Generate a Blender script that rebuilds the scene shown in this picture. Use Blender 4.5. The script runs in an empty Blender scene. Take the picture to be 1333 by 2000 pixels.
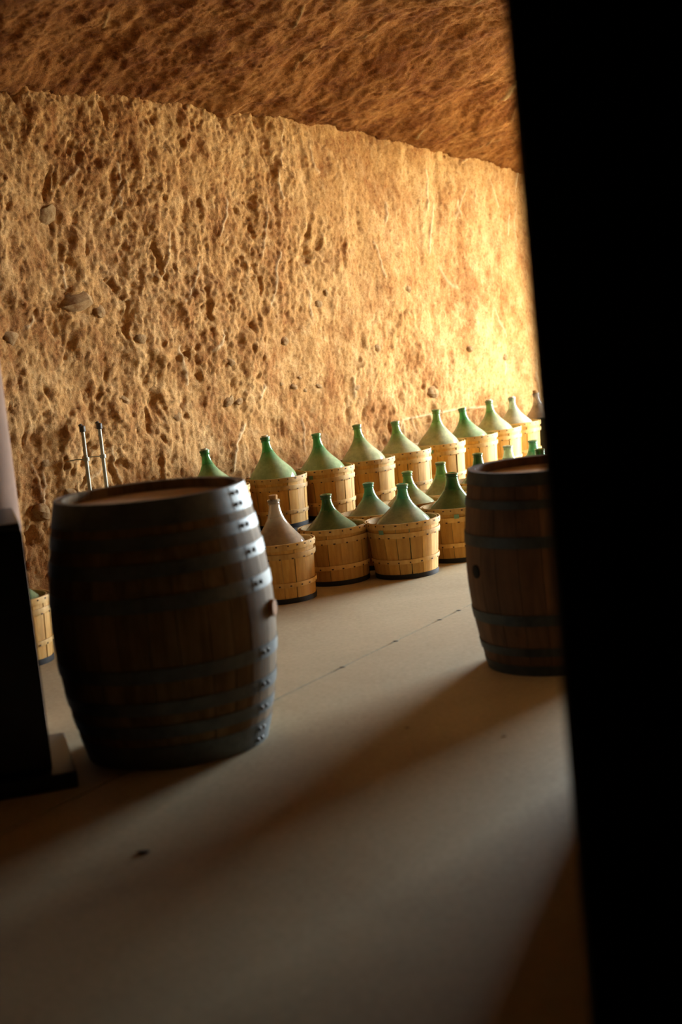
import bpy, bmesh, math, random
import numpy as np
from mathutils import Matrix, Vector

SC = bpy.context.scene
COL = SC.collection
rnd = random.Random(7)
PI = math.pi

# ------------------------------------------------------------------ camera
F_PX, ROLL, PITCH, EYE = 3000.0, math.radians(5.9), math.atan(395 / 3000.0), 1.5
cd = bpy.data.cameras.new('camera')
cam = bpy.data.objects.new('camera', cd)
COL.objects.link(cam)
fw = Vector((0, math.cos(PITCH), -math.sin(PITCH)))
r0 = Vector((1, 0, 0))
u0 = r0.cross(fw)
cr, sr = math.cos(ROLL), math.sin(ROLL)
ir, iu = r0 * cr - u0 * sr, r0 * sr + u0 * cr
cam.matrix_world = Matrix(((ir.x, iu.x, -fw.x, 0), (ir.y, iu.y, -fw.y, 0), (ir.z, iu.z, -fw.z, EYE), (0, 0, 0, 1)))
cd.sensor_fit = 'VERTICAL'
cd.sensor_height = 36.0
cd.lens = F_PX * 36.0 / 2000.0
cd.clip_end = 200
cd.dof.use_dof = True
cd.dof.focus_distance = 8.9
cd.dof.aperture_fstop = 1.7
SC.camera = cam

# ------------------------------------------------------------------ sky, daylight through the tunnel mouth, exposure
SC.view_settings.view_transform = 'Standard'
SC.view_settings.look = 'None'
SC.view_settings.gamma = 1.0
SC.view_settings.use_curve_mapping = False
SC.view_settings.exposure = 2.08
world = bpy.data.worlds.new('overcast_sky')
SC.world = world
world.use_nodes = True
bg = world.node_tree.nodes['Background']
bg.inputs['Color'].default_value = (0.85, 0.945, 1.0, 1)
bg.inputs['Strength'].default_value = 16.0

# tunnel frame: s runs along the rough wall towards the mouth, n runs from that wall into the tunnel
OX, OY = -.60, 9.76
TX, TY = .650, .760
NX, NY = .760, -.650
S_END, N_W = 4.35, 4.30
M_N0, M_N1, M_TOP = 1.2, 4.1, 2.25        # the mouth


def W(s, n, z=0.0):
    return Vector((OX + TX * s + NX * n, OY + TY * s + NY * n, z))


pd = bpy.data.lights.new('daylight_portal', 'AREA')
pd.shape = 'RECTANGLE'
pd.size = M_N1 - M_N0
pd.size_y = M_TOP
pd.cycles.is_portal = True
po = bpy.data.objects.new('daylight_portal', pd)
COL.objects.link(po)
# the portal looks back down the tunnel (-Z along -s)
zx = Vector((TX, TY, 0))
yx = Vector((0, 0, 1))
xx = yx.cross(zx)
pc = W(S_END + .02, (M_N0 + M_N1) / 2, M_TOP / 2)
po.matrix_world = Matrix(((xx.x, yx.x, zx.x, pc.x), (xx.y, yx.y, zx.y, pc.y), (xx.z, yx.z, zx.z, pc.z), (0, 0, 0, 1)))
SC.cycles.max_bounces = 10
SC.cycles.diffuse_bounces = 6
SC.cycles.sample_clamp_indirect = 8.0
SC.cycles.use_denoising = True


# ------------------------------------------------------------------ materials
def new_mat(name):
    m = bpy.data.materials.new(name)
    m.use_nodes = True
    nt = m.node_tree
    return m, nt, nt.nodes['Principled BSDF']


def N(nt, typ, **kw):
    n = nt.nodes.new(typ)
    for k, v in kw.items():
        if k in n.inputs.keys():
            n.inputs[k].default_value = v
        else:
            setattr(n, k, v)
    return n


def ramp(nt, fac, stops):
    r = N(nt, 'ShaderNodeValToRGB')
    e = r.color_ramp.elements
    while len(e) < len(stops):
        e.new(0.5)
    for i, (p, c) in enumerate(stops):
        e[i].position = p
        e[i].color = (*c, 1)
    nt.links.new(fac, r.inputs['Fac'])
    return r.outputs['Color']


def coords(nt, scale=(1, 1, 1), kind='Object'):
    tc = N(nt, 'ShaderNodeTexCoord')
    mp = N(nt, 'ShaderNodeMapping')
    mp.inputs['Scale'].default_value = scale
    nt.links.new(tc.outputs[kind], mp.inputs['Vector'])
    return mp.outputs['Vector']


def noise(nt, vec, scale, detail=5.0, rough=0.6, dist=0.0):
    n = N(nt, 'ShaderNodeTexNoise', Scale=scale, Detail=detail, Roughness=rough, Distortion=dist)
    nt.links.new(vec, n.inputs['Vector'])
    return n.outputs['Fac']


def mixc(nt, fac, a, b, blend='MIX'):
    m = N(nt, 'ShaderNodeMix', data_type='RGBA', blend_type=blend)
    for sock, v in ((m.inputs[0], fac), (m.inputs[6], a), (m.inputs[7], b)):
        if hasattr(v, 'is_linked'):
            nt.links.new(v, sock)
        elif isinstance(v, tuple):
            sock.default_value = (*v, 1)
        else:
            sock.default_value = v
    return m.outputs[2]


def bump(nt, height, strength, dist, normal=None):
    b = N(nt, 'ShaderNodeBump', Strength=strength, Distance=dist)
    nt.links.new(height, b.inputs['Height'])
    if normal is not None:
        nt.links.new(normal, b.inputs['Normal'])
    return b.outputs['Normal']


def rock_mat(name, dark, mid, pale, mark=None, dusty=0.5):
    m, nt, p = new_mat(name)
    v = coords(nt)
    big = noise(nt, v, 1.3, 6, .65, .3)
    fine = noise(nt, v, 9, 8, .72, .2)
    c = ramp(nt, big, [(.30, dark), (.50, mid), (.72, pale)])
    c2 = ramp(nt, fine, [(.34, dark), (.5, mid), (.64, pale)])
    c = mixc(nt, dusty, c, c2)
    red = noise(nt, coords(nt, (1, 1, .7)), 3.2, 12, .74, .15)
    c = mixc(nt, .85, c, ramp(nt, red, [(.40, (.60, .44, .33)), (.52, (1, 1, 1))]), 'MULTIPLY')
    spk = noise(nt, v, 30, 8, .8)
    c = mixc(nt, .8, c, ramp(nt, spk, [(.36, (.52, .38, .28)), (.47, (1, 1, 1)), (.62, (1.12, 1.12, 1.1))]), 'MULTIPLY')
    grain = noise(nt, v, 90, 4, .7)
    g = ramp(nt, grain, [(.3, (.62, .58, .52)), (.7, (1.25, 1.25, 1.25))])
    c = mixc(nt, .8, c, g, 'MULTIPLY')
    if mark:
        at = N(nt, 'ShaderNodeAttribute', attribute_name='mark')
        c = mixc(nt, at.outputs['Fac'], c, mark)
    nt.links.new(c, p.inputs['Base Color'])
    p.inputs['Roughness'].default_value = .95
    p.inputs['Specular IOR Level'].default_value = .12
    h1 = noise(nt, v, 42, 8, .75, .1)
    h2 = noise(nt, v, 130, 4, .7)
    b1 = bump(nt, h1, .5, .012)
    b2 = bump(nt, h2, .7, .007, b1)
    nt.links.new(b2, p.inputs['Normal'])
    return m


def wood_mat(name, a, b, c3, grain_axis='Z', scale=1.0, rough=.7, bumpy=.35, spec=.3):
    m, nt, p = new_mat(name)
    sc = {'Z': (26, 26, 2.2), 'X': (2.2, 26, 26), 'Y': (26, 2.2, 26)}[grain_axis]
    v = coords(nt, tuple(k * scale for k in sc))
    g = noise(nt, v, 1.0, 6, .65, .6)
    oi = N(nt, 'ShaderNodeObjectInfo')
    col = ramp(nt, g, [(.28, a), (.5, b), (.74, c3)])
    tone = ramp(nt, oi.outputs['Random'], [(0, (.74, .72, .70)), (1, (1.14, 1.12, 1.08))])
    col = mixc(nt, 1.0, col, tone, 'MULTIPLY')
    v2 = coords(nt, (5, 5, 5))
    st = noise(nt, v2, 1.0, 4, .6)
    stain = ramp(nt, st, [(.30, (.55, .50, .45)), (.55, (1, 1, 1))])
    col = mixc(nt, .6, col, stain, 'MULTIPLY')
    nt.links.new(col, p.inputs['Base Color'])
    p.inputs['Roughness'].default_value = rough
    p.inputs['Specular IOR Level'].default_value = spec
    nt.links.new(bump(nt, g, bumpy, .004), p.inputs['Normal'])
    return m


def metal_mat(name, col, col2, rough=.45, metallic=.8):
    m, nt, p = new_mat(name)
    v = coords(nt)
    g = noise(nt, v, 14, 6, .7)
    nt.links.new(ramp(nt, g, [(.35, col), (.65, col2)]), p.inputs['Base Color'])
    p.inputs['Metallic'].default_value = metallic
    p.inputs['Roughness'].default_value = rough
    nt.links.new(bump(nt, g, .15, .003), p.inputs['Normal'])
    return m


def plain_mat(name, col, rough=.7, spec=.3, var=.25, scale=12):
    m, nt, p = new_mat(name)
    g = noise(nt, coords(nt), scale, 5, .6)
    lo = tuple(k * (1 - var) for k in col)
    hi = tuple(min(1, k * (1 + var)) for k in col)
    nt.links.new(ramp(nt, g, [(.3, lo), (.7, hi)]), p.inputs['Base Color'])
    p.inputs['Roughness'].default_value = rough
    p.inputs['Specular IOR Level'].default_value = spec
    return m


def glass_mat(name, clean, dust, dustiness, rough=.12):
    """old carboy glass: tinted, with a film of cellar dust that thins out on the neck"""
    m, nt, p = new_mat(name)
    v = coords(nt)
    p.inputs['Base Color'].default_value = (*clean, 1)
    p.inputs['Roughness'].default_value = rough
    p.inputs['Transmission Weight'].default_value = .85
    p.inputs['IOR'].default_value = 1.45
    d = N(nt, 'ShaderNodeBsdfPrincipled')
    sp = noise(nt, v, 30, 6, .7)
    oi = N(nt, 'ShaderNodeObjectInfo')
    dc = ramp(nt, sp, [(.3, tuple(k * .75 for k in dust)), (.7, tuple(min(1, k * 1.15) for k in dust))])
    nt.links.new(dc, d.inputs['Base Color'])
    d.inputs['Roughness'].default_value = .85
    d.inputs['Coat Weight'].default_value = .9
    d.inputs['Coat Roughness'].default_value = .10
    tl = N(nt, 'ShaderNodeBsdfTranslucent')
    nt.links.new(dc, tl.inputs['Color'])
    ms0 = N(nt, 'ShaderNodeMixShader')
    ms0.inputs[0].default_value = .35
    nt.links.new(d.outputs[0], ms0.inputs[1])
    nt.links.new(tl.outputs[0], ms0.inputs[2])
    sep = N(nt, 'ShaderNodeSeparateXYZ')
    tc = N(nt, 'ShaderNodeTexCoord')
    nt.links.new(tc.outputs['Object'], sep.inputs[0])
    mr = N(nt, 'ShaderNodeMapRange')
    mr.inputs['From Min'].default_value = .36
    mr.inputs['From Max'].default_value = .45
    mr.inputs['To Min'].default_value = dustiness
    mr.inputs['To Max'].default_value = dustiness * .18
    nt.links.new(sep.outputs['Z'], mr.inputs['Value'])
    pn = noise(nt, v, 9, 5, .6)
    pr = N(nt, 'ShaderNodeMapRange')
    pr.inputs['From Min'].default_value = .3
    pr.inputs['From Max'].default_value = .7
    pr.inputs['To Min'].default_value = .75
    pr.inputs['To Max'].default_value = 1.2
    nt.links.new(pn, pr.inputs['Value'])
    mu = N(nt, 'ShaderNodeMath', operation='MULTIPLY', use_clamp=True)
    nt.links.new(mr.outputs[0], mu.inputs[0])
    nt.links.new(pr.outputs[0], mu.inputs[1])
    ms = N(nt, 'ShaderNodeMixShader')
    nt.links.new(mu.outputs[0], ms.inputs[0])
    nt.links.new(p.outputs[0], ms.inputs[1])
    nt.links.new(ms0.outputs[0], ms.inputs[2])
    nt.links.new(ms.outputs[0], nt.nodes['Material Output'].inputs['Surface'])
    return m


M = {}
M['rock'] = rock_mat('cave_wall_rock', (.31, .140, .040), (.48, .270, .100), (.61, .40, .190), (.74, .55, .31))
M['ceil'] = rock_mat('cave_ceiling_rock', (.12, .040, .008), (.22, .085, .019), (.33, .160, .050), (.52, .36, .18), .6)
M['stone'] = rock_mat('embedded_stone', (.34, .19, .07), (.50, .32, .15), (.62, .44, .24))
M['passage'] = plain_mat('dark_passage_wall', (.05, .035, .025), .95, .1)


def floor_mat():
    m, nt, p = new_mat('smooth_concrete')
    v = coords(nt)
    a = noise(nt, v, 1.1, 6, .6, .4)
    b = noise(nt, v, 45, 5, .65)
    c = ramp(nt, a, [(.3, (.385, .315, .190)), (.7, (.50, .43, .275))])
    g = ramp(nt, b, [(.3, (.88, .87, .85)), (.7, (1.1, 1.1, 1.1))])
    c = mixc(nt, 1.0, c, g, 'MULTIPLY')
    sp = N(nt, 'ShaderNodeTexVoronoi', Scale=7.0)
    nt.links.new(v, sp.inputs['Vector'])
    s = ramp(nt, sp.outputs['Distance'], [(.012, (.35, .3, .25)), (.03, (1, 1, 1))])
    c = mixc(nt, .7, c, s, 'MULTIPLY')
    nt.links.new(c, p.inputs['Base Color'])
    p.inputs['Roughness'].default_value = .72
    p.inputs['Specular IOR Level'].default_value = .25
    nt.links.new(bump(nt, b, .12, .003), p.inputs['Normal'])
    return m


M['floor'] = floor_mat()
M['joint'] = plain_mat('joint_filler', (.05, .045, .045), .9)
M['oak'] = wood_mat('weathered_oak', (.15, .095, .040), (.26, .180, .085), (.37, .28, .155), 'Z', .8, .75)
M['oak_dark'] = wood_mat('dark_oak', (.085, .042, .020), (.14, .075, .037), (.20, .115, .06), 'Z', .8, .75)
M['head'] = wood_mat('oak_head', (.56, .44, .30), (.68, .55, .39), (.76, .64, .48), 'X', .8, .6)
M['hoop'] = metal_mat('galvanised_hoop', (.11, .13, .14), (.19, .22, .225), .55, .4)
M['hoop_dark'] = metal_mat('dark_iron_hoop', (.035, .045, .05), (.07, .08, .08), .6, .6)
M['rivet'] = metal_mat('rivet_iron', (.06, .06, .06), (.12, .11, .10), .5, .7)
M['bung'] = wood_mat('bung_wood', (.36, .16, .05), (.50, .25, .09), (.6, .33, .14), 'Z', 2, .7)
M['hole'] = plain_mat('bung_hole_black', (.01, .008, .006), .9)
M['splint'] = wood_mat('basket_splint', (.46, .230, .042), (.61, .350, .078), (.71, .455, .135), 'Z', 1.4, .62, .3, .35)
M['band'] = wood_mat('basket_band', (.54, .31, .075), (.68, .44, .14), (.77, .55, .22), 'Z', 1.0, .58, .3, .4)
M['basein'] = plain_mat('basket_bottom_board', (.28, .15, .06), .8)
M['basering'] = plain_mat('black_base_band', (.012, .012, .013), .6, .35)
M['staple'] = plain_mat('rusty_staple', (.075, .035, .022), .7)
M['tag'] = plain_mat('teal_paper_tag', (.16, .30, .20), .7)
M['cork_pale'] = plain_mat('pale_stopper', (.55, .48, .34), .8, .1, .15, 60)
M['cork'] = plain_mat('cork', (.48, .27, .11), .85, .1, .3, 60)
M['black'] = plain_mat('black_plastic', (.012, .012, .013), .55, .4)
M['plinth'] = plain_mat('dark_plinth', (.03, .024, .02), .8)
M['cab'] = plain_mat('black_cabinet_paint', (.010, .012, .015), .38, .5)
M['post'] = plain_mat('pinkish_plaster', (.34, .225, .17), .9, .1, .12, 8)
M['pipe'] = metal_mat('galvanised_pipe', (.30, .30, .24), (.40, .40, .32), .55, .3)
M['pipe_dark'] = metal_mat('dark_cap_iron', (.06, .055, .05), (.10, .09, .08), .6, .5)
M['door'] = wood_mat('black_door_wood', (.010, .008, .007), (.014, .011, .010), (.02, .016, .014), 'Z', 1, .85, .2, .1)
M['chip'] = plain_mat('dark_chip', (.03, .025, .022), .9)
G = {
    'green': glass_mat('green_carboy', (.10, .50, .20), (.50, .60, .32), .80),
    'dark': glass_mat('dark_green_carboy', (.03, .22, .07), (.29, .37, .16), .6),
    'olive': glass_mat('olive_carboy', (.28, .52, .20), (.63, .645, .38), .86),
    'pale': glass_mat('pale_carboy', (.62, .78, .62), (.70, .68, .50), .80),
    'clear': glass_mat('clear_carboy', (.80, .74, .62), (.58, .46, .31), .72),
    'teal': glass_mat('teal_carboy', (.10, .46, .28), (.54, .60, .42), .82),
}


# ------------------------------------------------------------------ builders
def mesh_obj(name, verts, faces, mat, parent=None, smooth=True, angle=38, me=None):
    if me is None:
        me = bpy.data.meshes.new(name)
        me.from_pydata([tuple(v) for v in verts], [], faces)
        me.materials.append(mat)
        if smooth:
            me.polygons.foreach_set('use_smooth', [True] * len(me.polygons))
            me.set_sharp_from_angle(angle=math.radians(angle))
        me.update()
    o = bpy.data.objects.new(name, me)
    COL.objects.link(o)
    if parent is not None:
        o.parent = parent
    return o


def tag(o, label=None, cat=None, group=None, kind=None):
    for k, v in (('label', label), ('category', cat), ('group', group), ('kind', kind)):
        if v:
            o[k] = v
    return o


def empty(name, loc=(0, 0, 0), rz=0.0):
    o = bpy.data.objects.new(name, None)
    o.empty_display_size = .1
    o.location = loc
    o.rotation_euler = (0, 0, rz)
    COL.objects.link(o)
    return o


def lathe(profile, n=40, closed=False, cap0=True, cap1=True, a0=0.0):
    """profile: list of (r, z) from bottom to top on the outside; closed joins last to first"""
    v, f = [], []
    m = len(profile)
    for k in range(n):
        a = a0 + 2 * PI * k / n
        for r, z in profile:
            v.append((r * math.cos(a), r * math.sin(a), z))
    for k in range(n):
        k2 = (k + 1) % n
        for j in range(m if closed else m - 1):
            j2 = (j + 1) % m
            f.append((k * m + j, k2 * m + j, k2 * m + j2, k * m + j2))
    if not closed:
        if cap0:
            f.append(tuple(k * m for k in reversed(range(n))))
        if cap1:
            f.append(tuple(k * m + m - 1 for k in range(n)))
    return v, f


def box(x0, x1, y0, y1, z0, z1):
    v = [(x, y, z) for z in (z0, z1) for y in (y0, y1) for x in (x0, x1)]
    f = [(0, 2, 3, 1), (4, 5, 7, 6), (0, 1, 5, 4), (2, 6, 7, 3), (0, 4, 6, 2), (1, 3, 7, 5)]
    return v, f


def join(*vfs):
    V, Fc = [], []
    for v, f in vfs:
        b = len(V)
        V += list(v)
        Fc += [tuple(i + b for i in q) for q in f]
    return V, Fc


def bevel_box(name, x0, x1, y0, y1, z0, z1, mat, parent=None, w=.01, seg=2):
    bm = bmesh.new()
    bmesh.ops.create_cube(bm, size=1)
    for q in bm.verts:
        q.co = Vector(((x0 + x1) / 2 + q.co.x * (x1 - x0), (y0 + y1) / 2 + q.co.y * (y1 - y0), (z0 + z1) / 2 + q.co.z * (z1 - z0)))
    bmesh.ops.bevel(bm, geom=list(bm.edges), offset=w, segments=seg, affect='EDGES', profile=.6)
    me = bpy.data.meshes.new(name)
    bm.to_mesh(me)
    bm.free()
    me.materials.append(mat)
    me.polygons.foreach_set('use_smooth', [True] * len(me.polygons))
    me.set_sharp_from_angle(angle=math.radians(50))
    return mesh_obj(name, None, None, mat, parent, me=me)


def tube(path, r, n=10):
    v, f = [], []
    P = [Vector(p) for p in path]
    for i, p in enumerate(P):
        d = (P[min(i + 1, len(P) - 1)] - P[max(i - 1, 0)]).normalized()
        a = d.cross(Vector((.31, .9, .17))).normalized()
        b = d.cross(a)
        for k in range(n):
            t = 2 * PI * k / n
            v.append(tuple(p + a * (r * math.cos(t)) + b * (r * math.sin(t))))
    for i in range(len(P) - 1):
        for k in range(n):
            f.append((i * n + k, i * n + (k + 1) % n, (i + 1) * n + (k + 1) % n, (i + 1) * n + k))
    f.append(tuple(reversed(range(n))))
    f.append(tuple((len(P) - 1) * n + k for k in range(n)))
    return v, f


def curved_slab(a0, a1, na, zs, rfun, th, bulge=0.0):
    """a slat bent round an axis: outside radius rfun(z), thickness th"""
    v, f = [], []
    nz = len(zs)
    for j, z in enumerate(zs):
        for i in range(na + 1):
            u = i / na
            a = a0 + (a1 - a0) * u
            r = rfun(z) + bulge * (1 - (2 * u - 1) ** 2)
            v.append((r * math.cos(a), r * math.sin(a), z))
            v.append(((r - th) * math.cos(a), (r - th) * math.sin(a), z))
    w = 2 * (na + 1)
    I = lambda j, i, s: j * w + 2 * i + s
    for j in range(nz - 1):
        for i in range(na):
            f.append((I(j, i, 0), I(j, i + 1, 0), I(j + 1, i + 1, 0), I(j + 1, i, 0)))
            f.append((I(j, i, 1), I(j + 1, i, 1), I(j + 1, i + 1, 1), I(j, i + 1, 1)))
        f.append((I(j, 0, 0), I(j + 1, 0, 0), I(j + 1, 0, 1), I(j, 0, 1)))
        f.append((I(j, na, 0), I(j, na, 1), I(j + 1, na, 1), I(j + 1, na, 0)))
    for i in range(na):
        f.append((I(0, i, 0), I(0, i, 1), I(0, i + 1, 1), I(0, i + 1, 0)))
        f.append((I(nz - 1, i, 0), I(nz - 1, i + 1, 0), I(nz - 1, i + 1, 1), I(nz - 1, i, 1)))
    return v, f


# ------------------------------------------------------------------ numpy noise for the rock relief
def perlin(x, y, seed):
    rs = np.random.RandomState(seed)
    perm = rs.permutation(256)
    ang = rs.rand(256) * 2 * np.pi
    gx, gy = np.cos(ang), np.sin(ang)
    xi, yi = np.floor(x).astype(int), np.floor(y).astype(int)
    xf, yf = x - xi, y - yi
    u, v = xf ** 3 * (xf * (xf * 6 - 15) + 10), yf ** 3 * (yf * (yf * 6 - 15) + 10)

    def g(ix, iy, dx, dy):
        h = perm[(perm[ix & 255] + iy) & 255]
        return gx[h] * dx + gy[h] * dy
    a = g(xi, yi, xf, yf)
    b = g(xi + 1, yi, xf - 1, yf)
    c = g(xi, yi + 1, xf, yf - 1)
    d = g(xi + 1, yi + 1, xf - 1, yf - 1)
    return (a + u * (b - a)) * (1 - v) + (c + u * (d - c)) * v * 1.0 if False else ((a * (1 - u) + b * u) * (1 - v) + (c * (1 - u) + d * u) * v) * 1.5


def fbm(x, y, seed, octv=5, gain=.5, lac=2.03):
    o, amp = 0, 1.0
    for k in range(octv):
        o = o + amp * perlin(x, y, seed + k)
        x, y = x * lac + 3.1, y * lac + 1.7
        amp *= gain
    return o


def smooth(e0, e1, x):
    t = np.clip((x - e0) / (e1 - e0), 0, 1)
    return t * t * (3 - 2 * t)


def polyline_dist(S, Z, pts):
    d = np.full(S.shape, 9.0)
    for (x0, y0), (x1, y1) in zip(pts[:-1], pts[1:]):
        dx, dy = x1 - x0, y1 - y0
        t = np.clip(((S - x0) * dx + (Z - y0) * dy) / (dx * dx + dy * dy + 1e-9), 0, 1)
        d = np.minimum(d, np.hypot(S - x0 - t * dx, Z - y0 - t * dy))
    return d


def grid_mesh(name, P, mat, mark=None, flip=False):
    a, b = P.shape[:2]
    me = bpy.data.meshes.new(name)
    me.vertices.add(a * b)
    me.vertices.foreach_set('co', P.reshape(-1).astype(np.float32))
    i, j = np.meshgrid(np.arange(a - 1), np.arange(b - 1), indexing='ij')
    q = np.stack([i * b + j, (i + 1) * b + j, (i + 1) * b + j + 1, i * b + j + 1], -1).reshape(-1, 4)
    if flip:
        q = q[:, ::-1]
    me.loops.add(q.size)
    me.loops.foreach_set('vertex_index', q.reshape(-1).astype(np.int32))
    me.polygons.add(len(q))
    me.polygons.foreach_set('loop_start', np.arange(0, q.size, 4, dtype=np.int32))
    me.polygons.foreach_set('use_smooth', np.ones(len(q), dtype=bool))
    me.update(calc_edges=True)
    if mark is not None:
        at = me.attributes.new('mark', 'FLOAT', 'POINT')
        at.data.foreach_set('value', mark.reshape(-1).astype(np.float32))
    me.materials.append(mat)
    o = bpy.data.objects.new(name, me)
    COL.objects.link(o)
    return o


# ------------------------------------------------------------------ the cave
def wall_relief(S, Z):
    left = 1 - smooth(-.6, 1.6, S - .35 * (Z - 1.2))              # cruder towards the left and low down
    upper = smooth(1.6, 2.1, Z)
    zone = smooth(-.15, .45, fbm(S * .8 + 4, Z * 1.0 + 2, 91, 3))   # crumbled patches between trowel-smooth ones
    rough = np.clip(.15 + .55 * zone + .55 * left, 0, 1.15)
    d = .050 * fbm(S * .7, Z * .7, 1, 3)
    d += .020 * fbm(S * 2.2 + .3 * Z, Z * 1.6, 5, 3)
    wx, wz = S + .06 * perlin(S * 5, Z * 5, 95), Z + .06 * perlin(S * 5 + 9, Z * 5, 96)
    pit = fbm(wx * 5.0, wz * 3.4, 11, 4, .6)
    d -= .030 * smooth(.42, 1.0, pit) * rough
    lump = fbm(wx * 4.0 + 7, wz * 3.2, 17, 3, .5)
    d += .022 * smooth(.30, .80, lump) * rough
    hole = fbm(wx * 11, wz * 8, 23, 3, .5)
    d -= .016 * smooth(.52, 1.0, hole) * rough
    gro = perlin(S * 6 + .8 * np.sin(Z * 2.1), Z * .8, 31)
    d -= .013 * smooth(.28, .6, gro) * (upper * .9 + .05)           # pick strokes running down from the roof
    d += .0085 * fbm(S * 14, Z * 12, 41, 4, .68) * (.35 + .9 * rough)
    d += .0045 * fbm(S * 55, Z * 50, 47, 2, .6)
    return d


def ceil_z(s):
    s = np.clip(s, -1.2, 4.0)
    return 2.80 - .06 * s - .013 * s * s


MARKS = []
rm = random.Random(21)
for k in range(44):                                               # pale root threads and pick scars
    s = rm.uniform(-1.7, 4.2)
    z = rm.uniform(.7, 2.6) if rm.random() < .55 else rm.uniform(1.7, 2.75)
    L = rm.uniform(.08, .38)
    a = PI / 2 + rm.gauss(.12, .35)
    pts = [(s, z)]
    for q in range(4):
        a += rm.gauss(0, .22)
        pts.append((pts[-1][0] + math.cos(a) * L / 4, pts[-1][1] - math.sin(a) * L / 4))
    MARKS.append((pts, rm.uniform(.006, .011), rm.uniform(.3, .75)))
MARKS.append(([(1.70, .60), (1.74, .66), (2.05, .665), (2.5, .66), (2.95, .62)], .006, .6))   # chalked scribble above the row
MARKS.append(([(1.74, .66), (1.75, .52)], .006, .5))
MARKS.append(([(1.86, .665), (1.88, .55)], .006, .5))

sfine = np.arange(-2.35, 4.3, .0105)
sg = np.concatenate([np.arange(-15.0, -2.35, .12), sfine, np.arange(4.32, S_END + .3, .06)])
zg = np.concatenate([[-.12, 0.0, .1], np.arange(.18, 3.0, .0105), [3.1, 3.3]])
Sg, Zg = np.meshgrid(sg, zg, indexing='ij')
D = wall_relief(Sg, Zg)
mk = np.zeros_like(D)
for pts, w, st in MARKS:
    dd = polyline_dist(Sg, Zg, pts)
    f = np.exp(-(dd / w) ** 2)
    D += f * .010
    mk = np.maximum(mk, f * st)
D *= smooth(-.1, .25, Zg) * .6 + .4
P = np.stack([OX + TX * Sg + NX * D, OY + TY * Sg + NY * D, Zg], -1)
wall = grid_mesh('wall_back', P, M['rock'], mk, flip=False)
tag(wall, 'rough hewn ochre earth wall of the cellar', kind='structure')


def wall_d(s, z):
    i = int(np.argmin(np.abs(sg - s)))
    j = int(np.argmin(np.abs(zg - z)))
    return float(D[i, j])


# stones bedded in the earth
def pebble(seed, sx, sy, sz):
    bm = bmesh.new()
    bmesh.ops.create_icosphere(bm, subdivisions=2, radius=1)
    rr = random.Random(seed)
    ph = [rr.uniform(0, 6) for _ in range(6)]
    for q in bm.verts:
        c = q.co
        k = 1 + .16 * math.sin(2.3 * c.x + ph[0]) * math.cos(2.1 * c.y + ph[1]) + .12 * math.sin(3.7 * c.z + ph[2] + c.x)
        c *= k
        for ax in (Vector((1, .3, .4)), Vector((-.4, 1, -.3)), Vector((.2, -.6, 1))):
            ax = ax.normalized()
            t = c.dot(ax)
            if t > .72:
                c -= ax * (t - .72)
        q.co = Vector((c.x * sx, c.y * sy, c.z * sz))
    me = bpy.data.meshes.new('stone')
    bm.to_mesh(me)
    bm.free()
    me.materials.append(M['stone'])
    me.polygons.foreach_set('use_smooth', [True] * len(me.polygons))
    me.set_sharp_from_angle(angle=math.radians(32))
    return me


peb = [pebble(k, 1, .7, .85) for k in range(5)]
stones = [(.07, .99, .055), (-.02, 1.00, .06), (.0, 1.24, .05), (2.13, .82, .075), (-1.2, 1.70, .12), (-1.03, 1.63, .07), (-1.3, 2.2, .09),
          (-1.68, 1.53, .08), (.62, 1.02, .035), (.73, .985, .022), (.86, 1.0, .030), (.50, 1.05, .024), (.68, 1.075, .018), (.95, 1.55, .045), (1.02, 1.62, .04),
          (.55, 1.33, .05), (-.75, 1.45, .06), (-.5, .95, .05), (1.5, 1.2, .04), (1.9, 1.6, .05), (2.6, 1.1, .05), (-1.55, .82, .05),
          (-1.4, .62, .06), (-1.62, .55, .07), (-1.5, .45, .06), (-1.35, .42, .05), (3.1, 1.0, .05), (1.25, .95, .04), (-.9, 1.1, .05)]
for k, (s, z, r) in enumerate(stones):
    o = bpy.data.objects.new('stone', peb[k % 5])
    COL.objects.link(o)
    o.parent = wall
    o.location = W(s, wall_d(s, z) - r * .30, z)
    o.scale = (r * rnd.uniform(.8, 1.2), r * .9, r * rnd.uniform(.7, 1.1))
    o.rotation_euler = (rnd.uniform(-.3, .3), rnd.uniform(-.4, .4), math.atan2(TY, TX) + rnd.uniform(-.3, .3))

# ceiling
cs = np.concatenate([np.arange(-15, -2.2, .15), np.arange(-2.2, 4.2, .014), np.arange(4.25, S_END + .4, .05)])
cn = np.concatenate([[-.25], np.arange(-.15, 3.2, .014), np.arange(3.3, 9.4, .15)])
Sc_, Nc = np.meshgrid(cs, cn, indexing='ij')
base = ceil_z(Sc_) + .42 * np.sin(np.clip(Nc, 0, N_W) / N_W * PI)
cd_ = .05 * fbm(Sc_ * 1.1, Nc * 1.1, 61, 4) + .022 * fbm(Sc_ * 3.5 + Nc, Nc * 1.8, 67, 4, .55) + .008 * fbm(Sc_ * 13, Nc * 11, 71, 4, .65) + .0045 * fbm(Sc_ * 55, Nc * 50, 77, 2)
cm = np.zeros_like(cd_)
CM = [([(1.55, 1.35), (1.42, 1.75)], .016, .8), ([(2.25, .75), (2.12, 1.05)], .016, .8)]
for k in range(26):
    s, n = rm.uniform(-1.5, 3.8), rm.uniform(.1, 2.6)
    a = rm.gauss(1.9, .4)
    L = rm.uniform(.08, .3)
    CM.append(([(s, n), (s + math.cos(a) * L, n + math.sin(a) * L)], rm.uniform(.006, .012), rm.uniform(.2, .6)))
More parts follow.
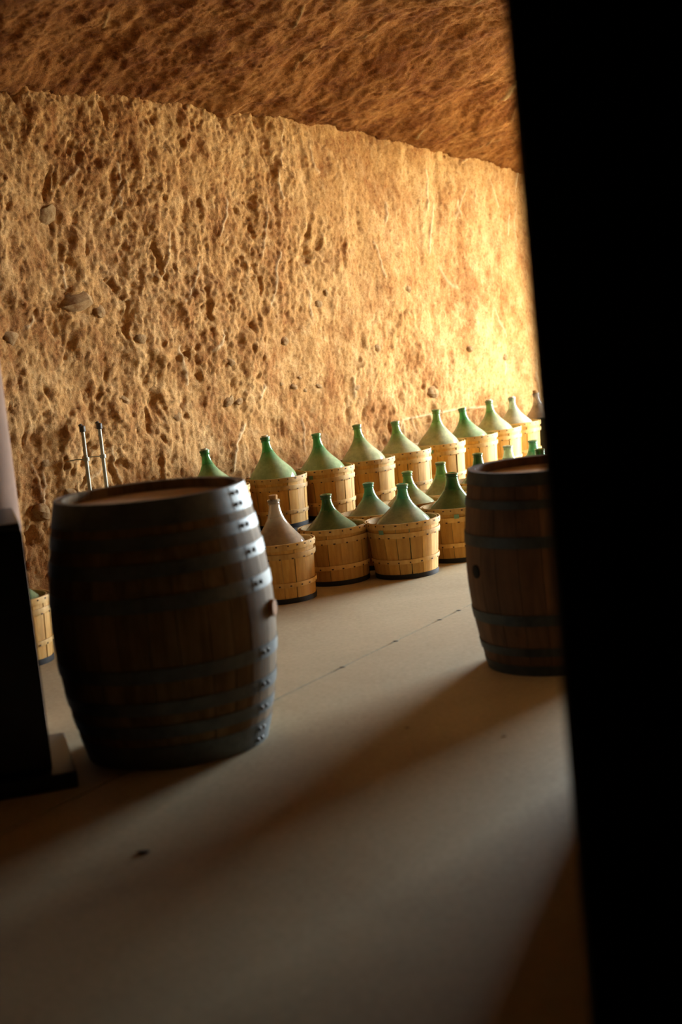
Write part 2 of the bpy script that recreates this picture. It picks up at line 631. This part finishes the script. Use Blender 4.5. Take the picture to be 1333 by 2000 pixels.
for pts, w, st in CM:
    dd = polyline_dist(Sc_, Nc, pts)
    f = np.exp(-(dd / w) ** 2)
    cd_ -= f * .012
    cm = np.maximum(cm, f * st)
P = np.stack([OX + TX * Sc_ + NX * Nc, OY + TY * Sc_ + NY * Nc, base + cd_], -1)
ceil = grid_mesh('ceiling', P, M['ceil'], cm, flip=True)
tag(ceil, 'dark brown rough hewn vaulted earth ceiling', kind='structure')


def sn_box(s0, s1, n0, n1, z0, z1):
    c = [W(s, n, z) for z in (z0, z1) for n in (n0, n1) for s in (s0, s1)]
    return [tuple(q) for q in c], [(0, 2, 3, 1), (4, 5, 7, 6), (0, 1, 5, 4), (2, 6, 7, 3), (0, 4, 6, 2), (1, 3, 7, 5)]


def struct(name, vf, mat, label, smooth=False):
    o = mesh_obj(name, vf[0], vf[1], mat, None, smooth)
    return tag(o, label, kind='structure')


ZT = 3.6
struct('wall_far', join(sn_box(S_END, S_END + .35, -.3, M_N0, -.1, ZT), sn_box(S_END, S_END + .35, M_N1, N_W + .6, -.1, ZT), sn_box(S_END, S_END + .35, M_N0, M_N1, M_TOP, ZT)), M['rock'], 'end wall of the cellar with its open mouth')
struct('wall_right', sn_box(-2.88, S_END + .2, N_W, N_W + .5, -.1, ZT), M['rock'], 'right side wall of the cellar ending at the passage')
struct('wall_left', sn_box(-15.0, -14.6, -.3, 9.3, -.1, ZT), M['passage'], 'left end wall of the cellar')
struct('wall_front', join(sn_box(-15, -2.3, 9.0, 9.4, -.1, ZT), sn_box(-2.88, -2.3, N_W + .5, 9.2, -.1, ZT)), M['passage'], 'dark walls of the side passage')
struct('trim_1', sn_box(-15, S_END + .4, -.3, -.24, -.1, ZT), M['rock'], 'solid earth behind the rough wall')

# floor: two cast slabs with an open joint between them
JA, JB = Vector((-.341, 5.927, 0)), Vector((.604, 7.45, 0))
jd = (JB - JA).normalized()
jn = Vector((jd.y, -jd.x, 0))
floor = mesh_obj('floor', *box(-16, 14, -10, 24, -.12, -.012), M['joint'], None, False)
tag(floor, 'pale smooth concrete cellar floor', kind='structure')


def slab(side):
    g = .0075
    bm = bmesh.new()
    a, b = (g, 14) if side > 0 else (-15, -g)
    pts = [JA + jd * u + jn * w for u, w in ((-18, a), (18, a), (18, b), (-18, b))]
    lo = [bm.verts.new((p.x, p.y, -.012)) for p in pts]
    hi = [bm.verts.new((p.x, p.y, 0)) for p in pts]
    bm.faces.new(hi)
    bm.faces.new(list(reversed(lo)))
    for k in range(4):
        bm.faces.new((lo[k], lo[(k + 1) % 4], hi[(k + 1) % 4], hi[k]))
    bmesh.ops.recalc_face_normals(bm, faces=bm.faces)
    me = bpy.data.meshes.new('slab')
    bm.to_mesh(me)
    bm.free()
    me.materials.append(M['floor'])
    return mesh_obj('slab', None, None, None, floor, me=me)


slab(1)
slab(-1)
# chips broken out of the joint edge
for u in (.52, .99, 1.42, 1.62):
    p = JA + jd * u
    o = mesh_obj('joint_chip', *lathe([(.0, .0), (.013, .0), (.010, .002), (.004, .003)], 7, cap0=False), M['joint'], floor)
    o.location = (p.x + .004, p.y, 0)
    o.scale = (1.0, .7, 1)

# low plinth under the back row
pl = mesh_obj('trim_2', *sn_box(-1.1, 4.6, .0, .52, 0.0, .195), M['plinth'], None, False)
tag(pl, 'low dark ledge carrying the back row of baskets', kind='structure')


# ------------------------------------------------------------------ barrels
def make_barrel(H, r_end, r_mid, hoops, nst, wood, hoopm, bung_a, seam_a, label, loc, rivets=True, bung='wood', chip=False, r_bot=None):
    r_bot = r_bot or r_end
    root = empty('wine_barrel', loc)
    tag(root, label, 'barrel')

    def R(z):
        u = 2 * z / H - 1
        re = r_end if u > 0 else r_bot
        return r_mid - (r_mid - re) * abs(u) ** 1.85
    zs = [H * k / 14 for k in range(15)]
    gap = .0012 / r_mid
    widths = [rnd.uniform(.8, 1.25) for _ in range(nst)]
    tot = sum(widths)
    a = bung_a - PI / nst
    for k in range(nst):
        da = 2 * PI * widths[k] / tot
        mat = wood
        v, f = curved_slab(a + gap, a + da - gap, 3, zs, lambda z, j=rnd.uniform(-.0012, .0012): R(z) + j, .026)
        mesh_obj('stave', v, f, mat, root, True, 30)
        a += da
    ba = bung_a - PI / nst + PI * widths[0] / tot
    # heads, recessed, each of planks
    for zc, up in ((H - .036, 1), (.042, 0)):
        rr = R(zc) - .025
        nb = 7
        hd = .02
        for k in range(nb):
            y0 = -rr + 2 * rr * k / nb + .0008
            y1 = -rr + 2 * rr * (k + 1) / nb - .0008
            ys = [y0 + (y1 - y0) * q / 4 for q in range(5)]
            out = [(math.sqrt(max(0, rr * rr - y * y)), y) for y in ys] + [(-math.sqrt(max(0, rr * rr - y * y)), y) for y in reversed(ys)]
            z0, z1 = zc - hd, zc + (rnd.uniform(-.001, .001))
            m = len(out)
            v = [(x, y, z0) for x, y in out] + [(x, y, z1) for x, y in out]
            f = [tuple(reversed(range(m))), tuple(range(m, 2 * m))] + [(i, (i + 1) % m, m + (i + 1) % m, m + i) for i in range(m)]
            o = mesh_obj('head_plank', v, f, M['head'], root, False)
            o.rotation_euler = (0, 0, .5)
    for i, (z0, z1) in enumerate(hoops):
        t = .0028
        prof = [(R(z0) + .0008, z0), (R(z0) + t + .0012, z0), (R((z0 + z1) / 2) + t + .0012, (z0 + z1) / 2), (R(z1) + t + .0012, z1), (R(z1) + .0008, z1)]
        v, f = lathe(prof, 96, closed=True)
        # lapped end where the hoop is riveted
        lap = curved_slab(seam_a - .10, seam_a + .10, 5, [z0 + .001, (z0 + z1) / 2, z1 - .001], lambda z: R(z) + 1.4 * t + .0012, t)
        hp = mesh_obj('hoop', *join((v, f), lap), hoopm, root, True, 30)
        if rivets:
            nn = 2 if z1 - z0 < .06 else 4
            for q in range(nn):
                ra = seam_a + (-.045 if q % 2 == 0 else .045)
                rz = (z0 + z1) / 2 + (0 if nn == 2 else (-.02 if q < 2 else .02))
                rv, rf = lathe([(.0085, 0), (.008, .003), (.005, .0055), (.0, .0062)], 10, cap1=False)
                ro = mesh_obj('rivet', rv, rf, M['rivet'], hp)
                rad = R(rz) + 1.4 * t + .001
                ro.location = (rad * math.cos(ra), rad * math.sin(ra), rz)
                ro.rotation_euler = (0, PI / 2, ra)
    zb = H * .515
    if bung == 'wood':
        bv, bf = lathe([(.030, -.012), (.031, .012), (.029, .018), (.0, .019)], 20, cap1=False)
        bo = mesh_obj('bung', bv, bf, M['bung'], root)
    else:
        bv, bf = lathe([(.027, -.004), (.028, .0032), (.024, .0042), (0, .0045)], 20, cap1=False)
        bo = mesh_obj('bung_hole', bv, bf, M['hole'], root)
    bo.location = ((R(zb) - .001) * math.cos(ba), (R(zb) - .001) * math.sin(ba), zb)
    bo.rotation_euler = (0, PI / 2, ba)
    return root


HL = .93
hl = [(HL - b, HL - a) for a, b in ((-.001, .085), (.115, .158), (.205, .252), (.318, .368), (.565, .612), (.682, .728), (.768, .812), (.845, .932))]
view_l = math.atan2(-5.454, .674)                                  # from the barrel towards the lens
make_barrel(HL, .336, .400, hl, 26, M['oak'], M['hoop'], view_l + 1.22, view_l + 1.02, 'large oak barrel with eight grey metal hoops standing in the left foreground', (-.674, 5.454, 0), r_bot=.324)
HR = .806
hr = [(HR - b, HR - a) for a, b in ((-.001, .05), (.105, .138), (.245, .290), (.555, .598), (.690, .724), (.765, .807))]
view_r = math.atan2(-6.139, -.831)
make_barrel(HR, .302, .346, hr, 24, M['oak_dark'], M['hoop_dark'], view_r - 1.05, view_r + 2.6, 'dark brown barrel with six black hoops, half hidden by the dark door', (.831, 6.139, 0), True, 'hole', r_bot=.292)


# ------------------------------------------------------------------ baskets
def basket_meshes(r_top, r_bot, H, nst):
    R = lambda z: r_bot + (r_top - r_bot) * z / H
    D_ = {'R': R, 'H': H, 'n': nst, 'staves': []}
    for k in range(4):
        w = 2 * PI / nst
        zs = [.004, H * .35, H * .68, H - .006 - .004 * (k % 2)]
        o = curved_slab(-w / 2 + .002 + (.0, .002, .006, .018)[k], w / 2 - .002, 2, zs, lambda z, k=k: R(z) + (.0015 * k - .002), .004, .0015)
        me = bpy.data.meshes.new('stave')
        me.from_pydata(o[0], [], o[1])
        me.materials.append(M['splint'])
        me.polygons.foreach_set('use_smooth', [True] * len(me.polygons))
        me.set_sharp_from_angle(angle=math.radians(35))
        D_['staves'].append(me)

    def hoop(z0, z1, dr, th, mat, wob=.0):
        prof = [(R(z0) + dr, z0), (R(z0) + dr + th * .8, z0), (R((z0 + z1) / 2) + dr + th, (z0 + z1) / 2), (R(z1) + dr + th * .8, z1), (R(z1) + dr, z1)]
        v, f = lathe(prof, 48, closed=True)
        v = [(x, y, z + wob * math.sin(2 * math.atan2(y, x) + z0 * 40)) for x, y, z in v]
        me = bpy.data.meshes.new('hoop')
        me.from_pydata(v, [], f)
        me.materials.append(mat)
        me.polygons.foreach_set('use_smooth', [True] * len(me.polygons))
        me.set_sharp_from_angle(angle=math.radians(40))
        return me

    def staples(z, dr, n, ph):
        vf = []
        for k in range(n):
            a = ph + 2 * PI * k / n + rnd.uniform(-.04, .04)
            w = rnd.uniform(.018, .032)
            vf.append(curved_slab(a - w, a + w, 1, [z - .004, z + .003], lambda q: R(z) + dr + .002, .003))
        v, f = join(*vf)
        me = bpy.data.meshes.new('staples')
        me.from_pydata(v, [], f)
        me.materials.append(M['staple'])
        return me
    D_['rim_hoop'] = hoop(H - .030, H + .002, .003, .007, M['band'], .0015)
    D_['inner_hoop'] = hoop(H - .028, H + .000, -.012, .006, M['band'])
    D_['mid_hoop'] = hoop(H - .078, H - .050, .003, .007, M['band'], .002)
    D_['low_hoop'] = hoop(.088, .112, .003, .006, M['band'], .0025)
    D_['base_ring'] = hoop(0.0, .027, .001, .004, M['basering'])
    D_['st_rim'] = staples(H - .008, .009, 22, .1)
    D_['st_mid'] = staples(H - .076, .009, 18, .2)
    D_['st_low'] = staples(.095, .008, 18, .05)
    v, f = lathe([(R(.02) - .004, .012), (R(.02) - .004, .026)], 32)
    me = bpy.data.meshes.new('bottom_board')
    me.from_pydata(v, [], f)
    me.materials.append(M['basein'])
    D_['bottom_board'] = me
    tv, tf = curved_slab(-.068, .068, 4, [H - .048, H - .033], lambda z: R(z) + .0035, .0012)
    tv, tf = curved_slab(-.072, .072, 4, [H - .054, H - .030], lambda z: R(z) + .0125, .0012)
    me = bpy.data.meshes.new('paper_tag')
    me.from_pydata(tv, [], tf)
    me.materials.append(M['tag'])
    D_['paper_tag'] = me
    return D_


BK = {'flare': basket_meshes(.203, .172, .312, 17), 'plain': basket_meshes(.184, .168, .316, 16), 'wide': basket_meshes(.190, .176, .312, 16)}


def part(name, me, parent):
    o = bpy.data.objects.new(name, me)
    COL.objects.link(o)
    o.parent = parent
    return o


def make_basket(kind, x, y, z, rz, label, tilt=(0, 0), tag_a=None, tag_label=None):
    b = BK[kind]
    root = empty('bushel_basket', (x, y, z), 0)
    tag(root, label, 'basket', 'splint baskets holding the demijohns')
    for k in range(b['n']):
        o = part('stave', b['staves'][rnd.randrange(4)], root)
        o.rotation_euler = (0, 0, rz + 2 * PI * k / b['n'] + rnd.uniform(-.008, .008))
        kk = 1 + rnd.uniform(-.002, .004)
        o.scale = (kk, kk, 1 + rnd.uniform(-.008, .004))
    for h, st in (('rim_hoop', 'st_rim'), ('inner_hoop', None), ('mid_hoop', 'st_mid'), ('low_hoop', 'st_low'), ('base_ring', None)):
        o = part(h, b[h], root)
        o.rotation_euler = (0, 0, rz)
        if st:
            q = part('staples', b[st], o)
            q['kind'] = 'stuff'
    part('bottom_board', b['bottom_board'], root)
    if tag_a is not None:
        o = part('paper_tag', b['paper_tag'], root)
        o.rotation_euler = (0, 0, math.atan2(-y, -x) + tag_a)
        o['label'] = tag_label or 'small teal paper tag'
    return root


# ------------------------------------------------------------------ demijohns
BODY = [(.0, .004), (.11, .0), (.145, .010), (.160, .06), (.166, .13), (.167, .20), (.166, .250), (.158, .285), (.138, .318), (.108, .350), (.078, .382), (.055, .412), (.040, .440), (.0315, .466), (.0275, .490), (.0265, .520), (.0265, .528)]
TALL = [(.0, .004), (.11, .0), (.140, .010), (.153, .06), (.157, .13), (.158, .20), (.157, .240), (.150, .270), (.132, .302), (.108, .332), (.084, .362), (.064, .392), (.048, .422), (.037, .452), (.0315, .480), (.029, .505), (.0285, .528)]


def bottle_meshes(prof, gm, nm):
    inner = [(max(0, r - .004), z + (.004 if i < 3 else 0)) for i, (r, z) in enumerate(prof)]
    pr = prof + [(.0225, .528)] + [(r, z) for r, z in reversed(inner) if z < .526]
    v, f = [], []
    n = 56
    v, f = lathe(pr, n, cap0=False, cap1=False)
    me = bpy.data.meshes.new(nm)
    me.from_pydata(v, [], f)
    me.materials.append(gm)
    me.polygons.foreach_set('use_smooth', [True] * len(me.polygons))
    lv, lf = lathe([(.0265, .500), (.0320, .502), (.0330, .506), (.0295, .510), (.0290, .515), (.0340, .519), (.0340, .530), (.0270, .533), (.0228, .531), (.0228, .512)], 32, closed=False, cap0=False, cap1=False)
    ml = bpy.data.meshes.new('lip_ring')
    ml.from_pydata(lv, [], lf)
    ml.materials.append(gm)
    ml.polygons.foreach_set('use_smooth', [True] * len(ml.polygons))
    ml.set_sharp_from_angle(angle=math.radians(50))
    return me, ml


BM_ = {}
for g in G:
    BM_[g, 0] = bottle_meshes(BODY, G[g], 'body')
    BM_[g, 1] = bottle_meshes(TALL, G[g], 'body')
cv, cf = lathe([(.0200, .505), (.0215, .535), (.0235, .552), (.0225, .556), (0, .557)], 20, cap1=False)
CORK = bpy.data.meshes.new('cork')
CORK.from_pydata(cv, [], cf)
CORK.materials.append(M['cork'])
CORK.polygons.foreach_set('use_smooth', [True] * len(CORK.polygons))
CORK.set_sharp_from_angle(angle=math.radians(40))

sv, sf = lathe([(.0200, .505), (.0215, .534), (.0225, .541), (0, .542)], 20, cap1=False)
STOP = bpy.data.meshes.new('cork')
STOP.from_pydata(sv, [], sf)
STOP.materials.append(M['cork_pale'])


def make_demijohn(glass, shape, x, y, z, ztop, lean, label, cork=False, kw=1.0, glow=0):
    root = empty('demijohn', (x, y, z + .03))
    tag(root, label, 'demijohn', 'demijohns standing in splint baskets')
    h = ztop - (z + .03)
    k = h / .533
    root.scale = (kw, kw, k)
    root.rotation_euler = (rnd.uniform(-.008, .008), math.radians(lean), rnd.uniform(0, 6))
    root.rotation_mode = 'ZXY' if False else 'XYZ'
    me, ml = BM_[glass, shape]
    part('body', me, root)
    part('lip_ring', ml, root)
    if cork:
        part('cork', CORK if cork == 1 else STOP, root)
    # lean about the world Y axis whatever the spin
    root.rotation_euler = (Matrix.Rotation(math.radians(lean), 3, 'Y') @ Matrix.Rotation(rnd.uniform(0, 6), 3, 'Z')).to_euler()
    return root


# x, y, top z, lean, glass, shape, cork, basket kind, tag angle, glass wide, bottle label, basket label
BACK = [
    (-.725, 9.25, .747, -6.5, 'green', 0, 2, 'plain', None, .93, 'green corked demijohn just above the rim of the large left barrel', 'basket mostly hidden behind the right edge of the large left barrel'),
    (-.38, 9.55, .764, -4.8, 'green', 0, 2, 'plain', None, .93, 'bright green demijohn with a pale stopper, second from left in the back row', 'back row basket standing behind the brown corked demijohn'),
    (-.076, 9.785, .733, -3.6, 'green', 0, False, 'plain', -.5, .93, 'plain olive green demijohn, third from left in the back row', 'back row basket with a dull green tag at its left rim'),
    (.198, 10.06, .742, -4.2, 'olive', 0, False, 'plain', None, .93, 'yellow green demijohn, fourth from left in the back row', 'back row basket with a long crack, fourth from left'),
    (.46, 10.36, .716, -4.2, 'olive', 0, False, 'plain', None, .93, 'dusty demijohn with brown smears, fifth from left in the back row', 'back row basket below the demijohn with brown smears'),
    (.72, 10.66, .743, 1.0, 'olive', 0, False, 'plain', -.25, .93, 'green necked demijohn above the back row basket with a green tag in its middle', 'back row basket with a green tag in the middle of its band'),
    (.985, 11.0, .712, -5.5, 'green', 0, False, 'plain', None, .93, 'darker green demijohn partly behind its taller left neighbour in the back row', 'back row basket right of the one with a green tag in the middle'),
    (1.2, 11.33, .722, -3.6, 'olive', 0, 2, 'plain', None, .93, 'light green demijohn with a bright streak, third from right in the back row', 'sunlit back row basket, third from right'),
    (1.40, 11.70, .701, -2.0, 'pale', 0, 2, 'plain', None, .93, 'pale whitish demijohn, second from right in the back row', 'sunlit back row basket nearest the black bucket'),
]
for i, (x, y, zt, ln, g, sh, ck, bk, ta, kw, lb, bl) in enumerate(BACK):
    make_basket(bk, x, y, .195, rnd.uniform(0, 6), bl, tag_a=ta)
    make_demijohn(g, sh, x, y, .195, zt, ln, lb, ck, kw)
# the last one stands in a black bucket
bk = empty('black_bucket', (1.66, 12.0, .195))
tag(bk, 'black bucket at the right end of the back row, beside the door edge', 'bucket')
mesh_obj('bucket_wall', *lathe([(.150, .0), (.172, .30), (.178, .302), (.178, .316), (.168, .316), (.146, .012), (.0, .012)], 40, cap1=False), M['black'], bk)
mesh_obj('bucket_bottom', *lathe([(.147, .0), (.147, .010)], 32), M['black'], bk)
make_demijohn('clear', 0, 1.66, 12.0, .195, .70, -6.0, 'colourless amber tinted demijohn in the black bucket, last of the back row', True, .94)

FRONT = [
    (-.345, 8.10, .539, -.6, 'clear', 1, True, 'plain', -.62, 1.0, 'brownish clear demijohn closed with an orange cork beside the large barrel', 'front basket touching the right side of the large barrel'),
    (-.055, 8.49, .492, -2.6, 'dark', 0, False, 'wide', None, 1.0, 'dark green open demijohn, second from left in the front row', 'wide front basket, second from left on the floor'),
    (.335, 8.47, .508, 2.2, 'teal', 0, False, 'flare', -.62, 1.0, 'dusty bluish green demijohn in the nearest flared basket', 'flared front basket with a pale teal tag and stapled hoops'),
    (.655, 8.83, .500, .6, 'dark', 1, False, 'wide', .05, 1.12, 'dark mossy green demijohn with a wide neck left of the right barrel', 'front basket with a dark green tag, cut off by the right barrel'),
    (.182, 8.86, .489, -1.0, 'teal', 0, False, 'plain', None, 1.0, 'bluish green demijohn in the second row behind the gap of the front baskets', 'basket showing only its rim between two front baskets'),
    (.426, 9.147, .500, -1.0, 'olive', 0, False, 'plain', None, 1.0, 'pale green demijohn directly behind the dusty bluish one', 'hidden basket in the second row behind the flared basket'),
    (.652, 9.474, .500, -1.0, 'olive', 1, False, 'plain', None, 1.0, 'light green demijohn with a shiny shoulder behind the dark mossy one', 'hidden basket in the second row behind the dark mossy demijohn'),
    (.916, 9.87, .491, 0, 'dark', 1, False, 'plain', None, 1.0, 'near black green bottle neck above the left end of the right barrel', 'hidden basket behind the left top edge of the right barrel'),
    (1.148, 10.17, .490, 0, 'pale', 1, False, 'plain', None, 1.0, 'frosty white neck rising in the middle behind the right barrel', 'hidden basket under the frosty white neck'),
    (1.36, 10.5, .476, 0, 'teal', 1, False, 'plain', None, 1.0, 'pale teal neck rising behind the right barrel next to a black neck', 'hidden basket under the pale teal neck'),
    (.893, 9.127, .495, 0, 'green', 1, False, 'plain', None, 1.0, 'bright green lip just peeping over the left rim of the right barrel', 'hidden basket close behind the left half of the right barrel'),
    (1.085, 9.46, .470, 0, 'green', 1, False, 'plain', None, 1.0, 'bright green lip just peeping over the middle of the right barrel', 'hidden basket close behind the middle of the right barrel'),
    (1.31, 9.80, .485, 0, 'dark', 1, False, 'plain', None, 1.0, 'black looking neck over the right barrel beside the door edge', 'hidden basket behind the right barrel beside the door edge'),
]
for i, (x, y, zt, ln, g, sh, ck, bkk, ta, kw, lb, bl) in enumerate(FRONT):
    make_basket(bkk, x, y, 0, rnd.uniform(0, 6), bl, tag_a=ta)
    make_demijohn(g, sh, x, y, 0, zt, ln, lb, ck, kw)
make_basket('plain', -1.60, 7.15, 0, 1.0, 'shadowed basket seen in the gap left of the large barrel')
make_demijohn('dark', 0, -1.60, 7.15, 0, .50, 0, 'shadowed demijohn in the gap between black cabinet and large barrel')

# ------------------------------------------------------------------ left edge: black cabinet and the plaster post behind it
cb = empty('cabinet', (-1.058, 5.05, 0), math.radians(14))
tag(cb, 'black cabinet with a rounded top cut off by the left edge', 'cabinet')
bevel_box('carcass', -.62, 0, 0, .5, .06, .885, M['cab'], cb, .012)
bevel_box('top_board', -.635, -.004, -.012, .51, .885, .912, M['cab'], cb, .011, 3)
bevel_box('plinth', -.62, .075, -.05, .5, 0, .058, M['cab'], cb, .008)
for k in (0, 1):
    dr = bevel_box('door', -.605 + .30 * k, -.312 + .30 * k, -.018, -.001, .08, .87, M['cab'], cb, .005)
    bevel_box('handle', -.34 + .06 * k, -.325 + .06 * k, -.040, -.018, .45, .58, M['pipe_dark'], dr, .004)
ps = mesh_obj('plaster_post', *lathe([(.175, 0), (.175, .05), (.175, .08), (.175, 2.2), (.15, 2.26), (.0, 2.28)], 40, cap1=False), M['post'])
ps.location = (-1.405, 5.85, 0)
tag(ps, 'round pinkish plaster post behind the black cabinet at the left edge', 'post')

# ------------------------------------------------------------------ two pipes up the wall
for k, (s, ztp, lb) in enumerate(((-1.37, 1.0, 'left of two thin grey pipes rising up the rough wall'), (-1.245, 1.0, 'right of two thin grey pipes rising up the rough wall'))):
    base = W(s, .12, 0)
    pp = empty('wall_pipe', base, math.atan2(TY, TX))
    tag(pp, lb, 'pipe', 'pipes on the rough wall')
    mesh_obj('pipe', *tube([(0, 0, 0), (0, 0, .5), (0, 0, ztp - .02)], .0105, 12), M['pipe'], pp)
    # local +Y points from the lens side into the wall
    mesh_obj('end_fitting', *join(lathe([(.012, ztp - .035), (.017, ztp - .033), (.017, ztp - .004), (.010, ztp), (0, ztp + .001)], 16, cap1=False), tube([(0, 0, ztp - .018), (.004, .012, ztp - .010), (.006, .022, ztp + .004)], .012, 8)), M['pipe_dark'], pp)
    br = mesh_obj('bracket', *join(lathe([(.0115, .80), (.018, .80), (.018, .82), (.0115, .82)], 16, closed=True), tube([(-.01, .012, .81), (-.03, .05, .812), (-.05, .11, .805)], .0035, 8)), M['pipe'], pp)

# ------------------------------------------------------------------ the dark door on the right
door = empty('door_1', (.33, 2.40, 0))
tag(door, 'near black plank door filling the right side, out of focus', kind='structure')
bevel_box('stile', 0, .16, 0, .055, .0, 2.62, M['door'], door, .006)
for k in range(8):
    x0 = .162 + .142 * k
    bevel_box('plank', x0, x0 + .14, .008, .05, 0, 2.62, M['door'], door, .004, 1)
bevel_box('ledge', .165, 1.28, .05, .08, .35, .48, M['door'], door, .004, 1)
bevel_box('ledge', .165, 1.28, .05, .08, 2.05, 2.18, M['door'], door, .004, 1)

# ------------------------------------------------------------------ small litter on the floor
for k, (x, y, r, lb) in enumerate(((-.672, 4.30, .020, 'small dark chip lying alone on the floor in the left foreground'), (.155, 5.33, .007, 'tiny dark grit speck on the shadowed floor in front of the right barrel'), (.475, 5.1, .008, 'tiny dark grit speck on the lit floor left of the door edge'))):
    v, f = lathe([(r * .8, 0), (r, r * .12), (r * .7, r * .3), (0, r * .36)], 9, cap1=False)
    v = [(a * (1 + .25 * math.sin(5 * b / r + k)), b * .6, c) for a, b, c in v]
    o = mesh_obj('floor_chip', v, f, M['chip'])
    o.location = (x, y, 0)
    tag(o, lb, 'debris', 'specks on the floor')
